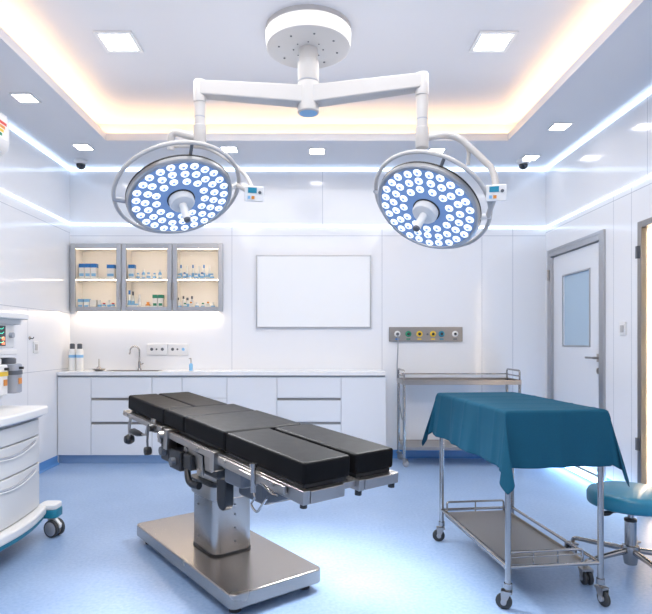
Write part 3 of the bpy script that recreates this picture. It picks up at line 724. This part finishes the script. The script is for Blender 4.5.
# drape
def drape():
    ov = .252; ax, ay = lw+.022, llh+.022; zt = .892
    N = 92; NYN = 140
    vs = []; fs = []
    def wob(s, ph): return math.sin(s*13+ph)*.5+math.sin(s*29+ph*2.3)*.3+math.sin(s*53+ph*.7)*.12
    corner = {(-1, -1): (15, .30, 1.0, 1.0), (1, -1): (9, 1.0, .6, .98), (-1, 1): (12, .8, .5, .96), (1, 1): (20, .6, .8, 1.0)}
    for j in range(NYN+1):
        t_ = -ay-ov+(2*ay+2*ov)*j/NYN
        for i in range(N+1):
            s_ = -ax-ov+(2*ax+2*ov)*i/N
            dx = max(0, abs(s_)-ax); dy = max(0, abs(t_)-ay)
            sx = 1 if s_ > 0 else -1; sy = 1 if t_ > 0 else -1
            x = max(-ax, min(ax, s_)); y = max(-ay, min(ay, t_)); z = zt
            if dx > 0 and dy > 0:
                r = math.hypot(dx, dy); phi = math.atan2(dy, dx)/(PI/2)    # 0 on long side, 1 on end
                amax, wx_, wy_, sc = corner[(sx, sy)]
                al = math.radians(amax*math.sin(PI*phi)**1.15)
                hor = r*math.sin(al)
                base = .012*min(1, r/ov)+.05*r
                fold = .040*math.sin(4*PI*phi)*(r/.38)**1.5*math.sin(PI*phi)
                x += sx*(hor*wx_+base*(1-phi)+fold); y += sy*(hor*wy_+base*phi-fold)
                z -= r*math.cos(al)*sc
            elif dx > 0:
                k = dx/ov; sd = t_
                x += sx*(.012*k+.05*dx + wob(sd, 1.7 if sx < 0 else .4)*.022*k**1.2); z -= dx
                y += sy*0
            elif dy > 0:
                k = dy/ov
                y += sy*(.012*k+.05*dy + wob(s_*1.4, 3.1)*.015*k**1.2); z -= dy
            else:
                z += .0015*math.sin(s_*9)*math.sin(t_*7)
            # pressed fold creases
            for c_ in (-.36, -.18, 0., .18, .36):
                dd = abs(t_-c_); e_ = .005*max(0, 1-dd/.014)
                if dx > 0 and dy == 0: x += sx*e_
                elif dx == 0 and dy == 0: z += e_*.6
            dd = abs(abs(s_)-.0); e_ = .005*max(0, 1-dd/.012)
            if dy > 0 and dx == 0: y += sy*e_
            if dx > 0 and dy == 0: x += sx*.0025*max(0, 1-abs(dx-.12)/.01)
            # rounded table edge
            vs.append((x, y, z))
    W = N+1
    for j in range(NYN):
        for i in range(N): fs.append((j*W+i, j*W+i+1, (j+1)*W+i+1, (j+1)*W+i))
    return vs, fs
vs, fs = drape()
m = MB(); m.add(vs, fs)
o = m.build('surgical_drape', 'cloth', smooth=180)
o.location = TR.location; o.rotation_euler = TR.rotation_euler
sm = o.modifiers.new('Smooth', 'SMOOTH'); sm.factor = .5; sm.iterations = 3
so = o.modifiers.new('Solid', 'SOLIDIFY'); so.thickness = .002; so.offset = 1
tag(o, 'teal cloth draped over the top of the wheeled trolley', 'drape')

# ------------------------------------------------------------------ stool
ST = thing('swivel_stool', 'round teal swivel stool on a chrome five star base right of the trolley', 'stool', (1.642, 2.87, 0))
sr = .205
MB().lathe([(0, .355), (sr-.02, .355), (sr-.003, .363), (sr, .378), (sr, .412), (sr-.008, .428), (sr-.03, .438), (0, .442)], seg=48).build('seat', 'seat', ST, smooth=60)
MB().lathe([(0, .340), (.10, .340), (.13, .355), (0, .356)], seg=24).build('seat_plate', 'black', ST)
MB().cyl((0, 0, .25), (0, 0, .345), .014).build('piston', 'chrome', ST)
MB().lathe([(.028, .14), (.028, .275), (.022, .28)], seg=24).build('gas_cylinder', 'chrome', ST)
MB().lathe([(.030, .275), (.030, .288), (.016, .290)], seg=20).build('cylinder_cap', 'black', ST)
MB().lathe([(.020, .05), (.030, .055), (.036, .09), (.045, .12), (.040, .15), (.028, .155)], seg=24).build('hub', 'chrome', ST)
lv = MB().tube([(-.03, -.02, .335), (-.12, -.045, .332)], .005).build('height_lever', 'chrome', ST)
MB().tube([(-.12, -.045, .332), (-.14, -.05, .331), (-.165, -.055, .33), (-.175, -.057, .33)], [.006, .013, .013, .006]).build('lever_knob', 'black', lv)
for i in range(5):
    a = math.radians(200+72*i); ca, sa = math.cos(a), math.sin(a)
    pts = curve([(.03*ca, .03*sa, .125), (.12*ca, .12*sa, .12), (.22*ca, .22*sa, .112), (.29*ca, .29*sa, .105), (.305*ca, .305*sa, .085)], 4)
    MB().tube(pts, [.015]*5+[.014]*4+[.012]*4+[.011]*4, 12).build('leg', 'chrome', ST)
    caster(ST, .305*ca, .305*sa, .09, .032, yaw=a+1.2, tyre='rubber', twin=True, wm=.02)

# ------------------------------------------------------------------ anaesthesia machine at left
AM = thing('anaesthesia_machine', 'white anaesthesia machine with curved drawers and teal bumpers along the left wall', 'medical machine', (-1.985, 3.05, 0))
ax0, ay0 = AM.location.x, AM.location.y
XF = -1.675-ax0      # front face x local (.32)
XBk = -2.49-ax0
Y0, Y1 = 2.65-ay0, 3.43-ay0
def bow(x, y0, y1, xb, b=.03, n=14, r=.012):
    """footprint polygon with a bowed +x side"""
    pts = [(xb, y0)]
    for i in range(n+1):
        s = i/n; y = y0+(y1-y0)*s
        edge = min(s, 1-s)*(y1-y0)
        rr = 0 if edge > r else (r-edge)**2/r
        pts.append((x+b*math.sin(PI*s)-rr, y))
    pts.append((xb, y1)); return pts
MB().prism(bow(XF-.02, Y0, Y1, XBk), .19, .752).build('body', 'cream', AM, bevel=.004)
for z0, z1 in ((.20, .462), (.47, .632), (.64, .735)):
    dr = MB().prism(bow(XF, Y0+.008, Y1-.008, XF-.05), z0, z1).build('drawer', 'cream', AM, bevel=.006, bseg=3)
    if z1-z0 > .1:
        arc = []
        for i in range(13):
            s = i/12; y = Y0+.10+(Y1-Y0-.2)*s
            arc.append((XF+.035*math.sin(PI*(y-Y0)/(Y1-Y0))+.004, y, z1-.03-.038*math.sin(PI*s)))
        MB().tube(arc, [.002]+[.004]*11+[.002], 8).build('drawer_pull', 'plastic', dr)
        arc2 = [(a_[0]-.006, a_[1], a_[2]+.010) for a_ in arc]
        MB().tube(arc2, [.002]+[.008]*11+[.002], 8).build('pull_recess', 'grey', dr)
MB().prism(bow(XF+.045, Y0-.02, Y1+.012, XBk), .758, .808).build('worktop', 'plastic', AM, bevel=.012, bseg=3)
MB().prism(bow(XF+.02, Y0, Y1, XBk), .748, .759).build('worktop_seal', 'grey', AM)
MB().prism(bow(XF+.03, Y0-.01, Y1+.02, XBk, b=.06), .145, .195).build('base_skirt', 'plastic', AM, bevel=.012, bseg=3)
MB().prism(bow(XF+.02, Y0, Y1+.01, XBk, b=.06), .118, .147).build('bumper', 'teal', AM, bevel=.008)
for yy in (Y0+.02, Y1+.03):
    MB().prism(rrect(XF-.02, XF+.095, yy-.055, yy+.055, .03), .165, .20).build('corner_foot', 'plastic', AM, bevel=.01)
    MB().prism(rrect(XF-.015, XF+.098, yy-.057, yy+.057, .03), .115, .166).build('corner_bumper', 'teal', AM, bevel=.006)
def big_caster(x, y, yaw):
    r = .052
    mt = Matrix.Translation((x, y, 0)) @ Matrix.Rotation(yaw, 4, 'Z')
    b = MB().cyl(mt @ V((0, 0, .08)), mt @ V((0, 0, .125)), .018, seg=14)
    b.prism([(-.03, .115), (.035, .115), (.075, .08), (.07, .055), (.0, .05), (-.02, .07)], -.010, .010, 'y', mt)
    f = b.build('caster', 'plastic', AM, bevel=.004)
    for s in (-1, 1):
        mm = mt @ Matrix.Translation((.022, s*.024, r)) @ Matrix.Rotation(PI/2, 4, 'X')
        MB().lathe([(.040, -.012), (r, -.009), (r, .009), (.040, .012)], mm, 28).build('wheel', 'rubber', f)
        MB().lathe([(0, -.0145), (.036, -.0145), (.042, -.012), (.042, .012), (.036, .0145), (0, .0145)], mm, 28).build('wheel_cap', 'grey', f)
big_caster(XF+.055, Y1+.01, -.35); big_caster(XF+.055, Y0+.02, -.35); big_caster(XBk+.08, Y1-.05, .3); big_caster(XBk+.08, Y0+.05, .3)
# upper tower
MB().box(XBk, XF-.30, Y0+.02, Y1-.06, .808, 1.31).build('tower', 'plastic', AM, bevel=.01)
MB().prism(rrect(XBk, XF-.065, Y0-.02, Y1-.01, .03), 1.335, 1.372).build('top_shelf', 'plastic', AM, bevel=.008)
MB().box(XBk+.02, XF-.11, Y0+.0, Y1-.03, 1.305, 1.336).build('shelf_support', 'cream', AM, bevel=.004)
mo = MB().box(XF-.32, XF-.115, Y0+.05, Y1-.10, 1.165, 1.306).build('monitor', 'cream', AM, bevel=.008)
MB().box(XF-.116, XF-.111, Y0+.08, Y1-.205, 1.178, 1.294).build('screen', 'screen', mo)
tr = MB()
for k in range(4):
    z = 1.275-.026*k
    pts = [(XF-.109, Y1-.23-.012*i, z+(.008 if i % 4 == 0 else 0)) for i in range(18)]
    tr.tube(pts, .0016, 6)
tr.build('screen_trace', 'trace', mo)
MB().box(XF-.111, XF-.109, Y1-.245, Y1-.215, 1.21, 1.23).box(XF-.111, XF-.109, Y1-.245, Y1-.215, 1.185, 1.20).build('screen_digits', 'trace_r', mo)
MB().cyl((XF-.115, Y1-.15, 1.24), (XF-.095, Y1-.15, 1.24), .017).build('control_knob', 'grey', mo)
MB().box(XBk+.1, XF-.12, Y0, Y1-.06, 1.125, 1.155).build('ledge', 'plastic', AM, bevel=.006)
MB().box(XF-.32, XF-.20, Y0+.05, Y1-.08, .86, 1.09).build('back_bar', 'cream', AM, bevel=.005)
def vaporizer(yc, body, band):
    v = MB().prism(rrect(XF-.035-0.200, XF-.035-0.050, yc-.05, yc+.05, .03), .895, 1.07).build('vaporizer', body, AM, bevel=.008)
    MB().prism(rrect(XF-.035-0.203, XF-.035-0.047, yc-.053, yc+.053, .03), 1.005, 1.03).build('coloured_band', band, v)
    MB().lathe([(.040, 1.07), (.044, 1.075), (.044, 1.10), (.036, 1.106)], Matrix.Translation((XF-.035-0.120, yc, 0)), 24).build('dial', 'darkgrey' if body == 'grey' else 'plastic', v)
    MB().cyl((XF-.035-0.050, yc, 1.045), (XF-.035-0.028, yc, 1.045), .008).build('fill_knob', 'black', v)
    MB().box(XF-.035-0.048, XF-.035-0.044, yc-.016, yc+.016, .95, .985).build('warning_sticker', 'orange', v)
vaporizer(3.33-ay0, 'grey', 'darkgrey'); vaporizer(3.17-ay0, 'plastic', 'yellow'); vaporizer(3.0-ay0, 'plastic', 'ltblue')

# ------------------------------------------------------------------ air conditioner
AC = thing('air_conditioner', 'white wall air conditioner with a coloured rating sticker high on the left wall', 'air conditioner', (XL, 3.775, 2.615))
prof = [(0, 0), (.14, 0), (.185, .04), (.20, .10), (.20, .24), (.18, .31), (0, .315)]
MB().prism([(a, b_) for a, b_ in prof], -.47, .47, 'y').build('case', 'plastic', AC, bevel=.012, bseg=3)
MB().box(.13, .178, -.40, .40, .008, .03, Matrix.Rotation(0, 4, 'Y')).build('louvre', 'cream', AC)
st = MB().box(.200, .2015, .24, .44, .10, .26).build('rating_sticker', 'paper', AC)
for k, mm in enumerate(('green', 'yellow', 'orange', 'red')):
    MB().box(.2015, .2022, .26, .36+.02*k, .12+.03*k, .142+.03*k).build('sticker_bar', mm, st)

# ------------------------------------------------------------------ ceiling fixtures
def panel_light(x, y, lab, s=.125, z=ZT, grp=None):
    t = thing('ceiling_panel_light', lab, 'ceiling light', (x, y, z), 0, grp)
    q = s*.80
    MB().box(-s, s, -s, -q, -.012, 0).box(-s, s, q, s, -.012, 0).box(-s, -q, -q, q, -.012, 0).box(q, s, -q, q, -.012, 0).build('frame', 'plastic', t, bevel=.002)
    MB().box(-q, q, -q, q, -.006, 0).build('diffuser', 'panel_on', t)
panel_light(-1.29, 3.69, 'square ceiling panel light above the left surgical lamp')
panel_light(1.197, 3.69, 'square ceiling panel light above the right surgical lamp')
for x in (-1.29, 1.197):  # unseen panels added toward the front to fill the room with light
    for y in (2.2, .7):
        panel_light(x, y, 'added square fill panel on the unseen front part of the ceiling', grp='added front fill panels')
def downlight(x, y, lab):
    t = thing('recessed_downlight', lab, 'ceiling light', (x, y, ZC), 0, 'small square downlights'); s = .08
    MB().box(-s, s, -s, -.066, -.006, 0).box(-s, s, .066, s, -.006, 0).box(-s, -.066, -.066, .066, -.006, 0).box(.066, s, -.066, .066, -.006, 0).build('frame', 'plastic', t)
    MB().box(-.066, .066, -.066, .066, -.003, 0).build('diffuser', 'down_on', t)
downlight(-2.12, 5.12, 'small square downlight in the soffit beside the left security camera')
downlight(-2.12, 4.09, 'small square downlight in the left soffit near the air conditioner')
downlight(-.78, 5.18, 'small square downlight in the back soffit above the left surgical lamp')
downlight(.04, 5.23, 'small square downlight in the middle of the back soffit')
downlight(1.16, 5.23, 'small square downlight in the back soffit above the right surgical lamp')
downlight(2.06, 4.63, 'small square downlight in the right soffit above the door')
downlight(2.12, 5.42, 'small square downlight beside the right security camera')
def dome(x, y, lab):
    t = thing('security_camera', lab, 'camera', (x, y, ZC), 0, 'security cameras')
    MB().lathe([(.040, -.042), (.062, -.03), (.066, -.012), (.066, 0)], seg=28).build('housing', 'plastic', t)
    MB().lathe([(0, -.092), (.022, -.088), (.040, -.070), (.046, -.042), (0, -.042)], seg=24).build('dome', 'screen', t)
dome(-2.30, 5.50, 'white dome security camera at the left end of the soffit')
dome(2.085, 5.50, 'white dome security camera at the right end of the soffit')

# ------------------------------------------------------------------ surgical light
SL = thing('surgical_light', 'white ceiling mounted surgical light with two round lamp heads over the operating table', 'surgical light', (-.03, 3.56, ZT))
ocx, ocy, ocz = SL.location
W = lambda x, y, z: V((x-ocx, y-ocy, z-ocz))
cn = MB().lathe([(.255, -.125), (.268, -.118), (.275, -.03), (.275, 0)], seg=48).build('canopy', 'enamel', SL, smooth=30)
for i in range(8):
    a = 2*PI*i/8+.2; MB().cyl((.19*math.cos(a), .19*math.sin(a), -.1245), (.19*math.cos(a), .19*math.sin(a), -.128), .007, seg=10).build('screw', 'darkgrey', cn)
for i in range(8):
    a = 2*PI*i/8; MB().cyl((.095*math.cos(a), .095*math.sin(a), -.1245), (.095*math.cos(a), .095*math.sin(a), -.128), .005, seg=10).build('screw', 'darkgrey', cn)
co = MB().lathe([(.064, -.535), (.070, -.528), (.070, -.40), (.068, -.34), (.066, -.335), (.068, -.33), (.068, -.21), (.060, -.205), (.060, -.12)], seg=32).build('column', 'enamel', SL)
MB().lathe([(0, -.537), (.055, -.537), (.062, -.532)], seg=28).build('end_cap', 'ltblue', co)
MB().lathe([(.0705, -.342), (.0705, -.334)], seg=32).build('joint_ring', 'grey', co)
postL = V((-.71, 3.485)); postR = V((.666, 3.39))
def arm(p0, p1, w0, w1, h0, h1, z0, z1):
    d = (p1-p0).normalized(); n = V((-d.y, d.x)); m = MB(); vs = []
    for p, w_, h_, z in ((p0, w0, h0, z0), (p1, w1, h1, z1)):
        for sw, sh in ((-1, -1), (1, -1), (1, 1), (-1, 1)):
            q = p+n*sw*w_; vs.append(W(q.x, q.y, z+sh*h_))
    m.add(vs, [(0,1,2,3),(4,5,6,7),(0,1,5,4),(1,2,6,5),(2,3,7,6),(3,0,4,7)]); return m
c0 = V((-.03, 3.56))
arm(c0, postL, .055, .042, .058, .046, 2.772, 2.786).build('arm', 'enamel', SL, bevel=.012, bseg=3)
arm(c0, postR, .055, .042, .058, .046, 2.772, 2.786).build('arm', 'enamel', SL, bevel=.012, bseg=3)
def post(p, zt, zb, r=.040):
    o = MB().lathe([(r*.9, zb), (r, zb+.01), (r, zb+.12), (r*.86, zb+.125), (r*.86, zt-.14), (r, zt-.135), (r, zt-.01), (r*.9, zt)], Matrix.Translation((p.x-ocx, p.y-ocy, -ocz)), 28).build('post', 'enamel', SL)
    MB().lathe([(r*.875, zb+.17), (r*.875, zb+.178)], Matrix.Translation((p.x-ocx, p.y-ocy, -ocz)), 28).build('joint_ring', 'grey', o)
post(postL, 2.84, 2.435); post(postR, 2.84, 2.385)

def pxp(px, py, y): return V(((px-313)*y/F, y, CH+(342-py)*y/F))
def head(c, idir, ang, boxdir, tubes, boxpx, gap, rad=.325):
    """c world centre; idir image direction (right, down) the handle points; ang tilt of the face away from camera"""
    c = V(c); ray = (c-V((0, 0, CH))).normalized()
    right = ray.cross(V((0, 0, 1))).normalized(); up = right.cross(ray).normalized()
    n = (math.sin(ang)*(idir[0]*right-idir[1]*up)-math.cos(ang)*ray).normalized()
    xa = (boxdir[0]*right-boxdir[1]*up); xa = (xa-n*xa.dot(n)).normalized(); yb = n.cross(xa)
    R = Matrix((xa, yb, n)).transposed().to_4x4()
    mt = Matrix.Translation(W(*c)) @ R
    h = MB().lathe([(0, -.075), (.18, -.073), (rad-.05, -.055), (rad-.01, -.035), (rad, -.02), (rad, .004), (rad-.008, .012), (rad-.022, .012), (rad-.026, .004), (0, .004)], seg=72).build('lamp_head', 'alu', SL, mtx=mt, smooth=28)
    MB().lathe([(rad+.001, -.030), (rad+.002, -.026), (rad+.002, -.022), (rad+.001, -.018)], seg=72).build('seal_ring', 'black', h)
    MB().lathe([(0, .0045), (rad-.027, .0045), (rad-.027, .0075), (0, .0075)], seg=64).build('light_face', 'lampface', h)
    # LED lenses
    lm = None
    for ring, (rr, cnt) in enumerate(((.272, 25), (.213, 19), (.153, 13))):
        for i in range(cnt):
            a = 2*PI*(i+.37*ring+.05*(i % 2))/cnt; r_ = rr+(.003 if i % 2 else -.003)
            if lm is None:
                lm = MB().lathe([(0, .014), (.012, .0142), (.021, .013), (.0255, .0075)], seg=16).mi_(1).lathe([(.0065, .0146), (.0095, .0146), (.0095, .0152), (.0065, .0152)], seg=10).build('led_lens', ['lens', 'lens_core'], h, smooth=60)
                o = lm
            else:
                o = lm.copy(); C.objects.link(o); o.parent = h
            o.location = (r_*math.cos(a), r_*math.sin(a), 0)
    MB().lathe([(.086, .0076), (.086, .012), (.080, .012)], seg=40).build('handle_recess', 'black', h)
    hd = MB().lathe([(.078, .012), (.078, .040), (.070, .052), (.030, .056)], seg=36).build('handle_collar', 'plastic', h)
    MB().lathe([(.026, .05), (.023, .06), (.024, .15), (.021, .165)], seg=24).build('handle', 'plastic', h)
    MB().lathe([(.021, .165), (.020, .178), (.010, .184)], seg=20).build('handle_tip', 'darkgrey', h)
    # yoke ring and pivots
    rr = rad+gap
    ring = [(rr*math.cos(2*PI*i/72), rr*math.sin(2*PI*i/72), -.06) for i in range(72)]
    MB().tube(ring, .0125, 12, closed=True).build('yoke_ring', 'enamel', h)
    for s in (-1, 1):
        MB().cyl((s*(rad-.01), 0, -.03), (s*(rr+.005), 0, -.06), .016).build('pivot', 'plastic' if s > 0 else 'grey', h)
    for a in (1.35, 4.5, 4.9):
        MB().tube([(rr*math.cos(a), rr*math.sin(a), -.06), ((rad-.02)*math.cos(a), (rad-.02)*math.sin(a), -.035)], .010).build('ring_clamp', 'darkgrey', h)
    # control box
    bxp = pxp(boxpx[0], boxpx[1], c.y-(.24 if boxpx[0] > 300 else .10))
    MB().tube([W(*(c+xa*(rr-.01)-n*.05)), W(*bxp)], .016).build('box_bracket', 'enamel', SL)
    fx = right; fz = up; fn = -ray
    Rb = (R.to_3x3().inverted() @ Matrix((fx, -fn, fz)).transposed()).to_4x4()
    mb = Matrix.Translation(R.to_3x3().inverted() @ (bxp-c)) @ Rb
    MB().box(-.055, .055, -.03, .025, -.045, .045).build('control_box', 'plastic', h, bevel=.006, mtx=mb)
    MB().box(-.04, .012, -.033, -.030, .005, .036).build('display', 'screen_teal', h, mtx=mb)
    MB().box(-.04, -.025, -.033, -.030, -.03, -.012).build('button', 'ltblue', h, mtx=mb)
    MB().box(-.018, .0, -.033, -.030, -.03, -.012).build('button', 'orange', h, mtx=mb)
    MB().cyl((.03, -.030, .01), (.03, -.036, .01), .009, seg=14).build('button', 'darkgrey', h, mtx=mb)
    for ctrl, r in tubes(c, R, rr, bxp):
        MB().tube([W(*p) for p in ctrl], r, 14).build('suspension_tube', 'enamel', SL)
    # real light of the lamp
    ld = bpy.data.lights.new('surgical_lamp_light', 'AREA'); ld.shape = 'DISK'; ld.size = .5; ld.energy = 14; ld.color = (.97, .985, 1.0)
    ld.spread = math.radians(75)
    lo = bpy.data.objects.new('surgical_lamp_light', ld); C.objects.link(lo)
    lo.matrix_world = Matrix.Translation(c+n*.20) @ R @ Matrix.Rotation(PI, 4, 'X')
    return n
def tubesL(c, R, rr, bxp):
    top = R @ V((rr*math.cos(1.75), rr*math.sin(1.75), -.085)); top = c+V(top[:3])
    a = fillet([V((postL.x, postL.y, 2.475)), pxp(171, 131, 3.50), V((pxp(171, 150, 3.52)))], .06)
    b_ = fillet([pxp(171, 143, 3.52), pxp(171, 158, 3.52)], .01)
    d_ = curve([pxp(172, 146, 3.52), pxp(205, 148, 3.54), pxp(228, 160, 3.53), pxp(246, 176, 3.48), bxp], 8)
    return [(a, .023), (d_, .012)]
def tubesR(c, R, rr, bxp):
    a = fillet([V((postR.x, postR.y, 2.44)), pxp(455, 133, 3.42), pxp(494, 170, 3.36), pxp(496, 188, 3.34)], .13, 8)
    b_ = fillet([pxp(466, 144, 3.42), pxp(469, 152, 3.42), pxp(468, 165, 3.44)], .02)
    return [(a, [.020]*len(a)), (b_, .012)]
nl = head((-.815, 3.42, 2.085), (.30, .954), math.radians(49), (.99, -.02), tubesL, (254, 194), .06)
nr = head((.694, 3.38, 2.008), (-.50, .866), math.radians(47), (.98, .0), tubesR, (496, 193), .042)

# ------------------------------------------------------------------ light
def area(name, loc, sx, sy, e, col=(1, 1, 1), rot=(0, 0, 0), spread=180):
    d = bpy.data.lights.new(name, 'AREA'); d.shape = 'RECTANGLE'; d.size = sx; d.size_y = sy; d.energy = e; d.color = col; d.spread = math.radians(spread)
    o = bpy.data.objects.new(name, d); C.objects.link(o); o.location = loc; o.rotation_euler = rot; return o
area('tray_fill_rear', (-.05, 3.6, 3.17), 2.6, 2.0, 46, (1.0, .985, .965))  # broad area lamp added under the tray ceiling for ambient fill
area('tray_fill_front', (-.05, 1.0, 3.17), 2.6, 2.4, 64, (1.0, .985, .965))  # second added fill lamp, over the front of the room
area('cove_bounce', (-.05, 2.0, 3.0), 3.2, 4.5, 12, (1.0, .97, .94), (PI, 0, 0))
area('under_cabinet_lamp', (-1.70, 5.70, 1.495), 1.5, .03, 1.8, (1.0, .76, .50))
w = bpy.data.worlds.new('world'); bpy.context.scene.world = w; w.use_nodes = True
w.node_tree.nodes['Background'].inputs['Color'].default_value = (.8, .88, 1, 1)
w.node_tree.nodes['Background'].inputs['Strength'].default_value = .3
vs_ = bpy.context.scene.view_settings
vs_.view_transform = 'Standard'; vs_.look = 'None'; vs_.exposure = 0.16; vs_.gamma = 1.0
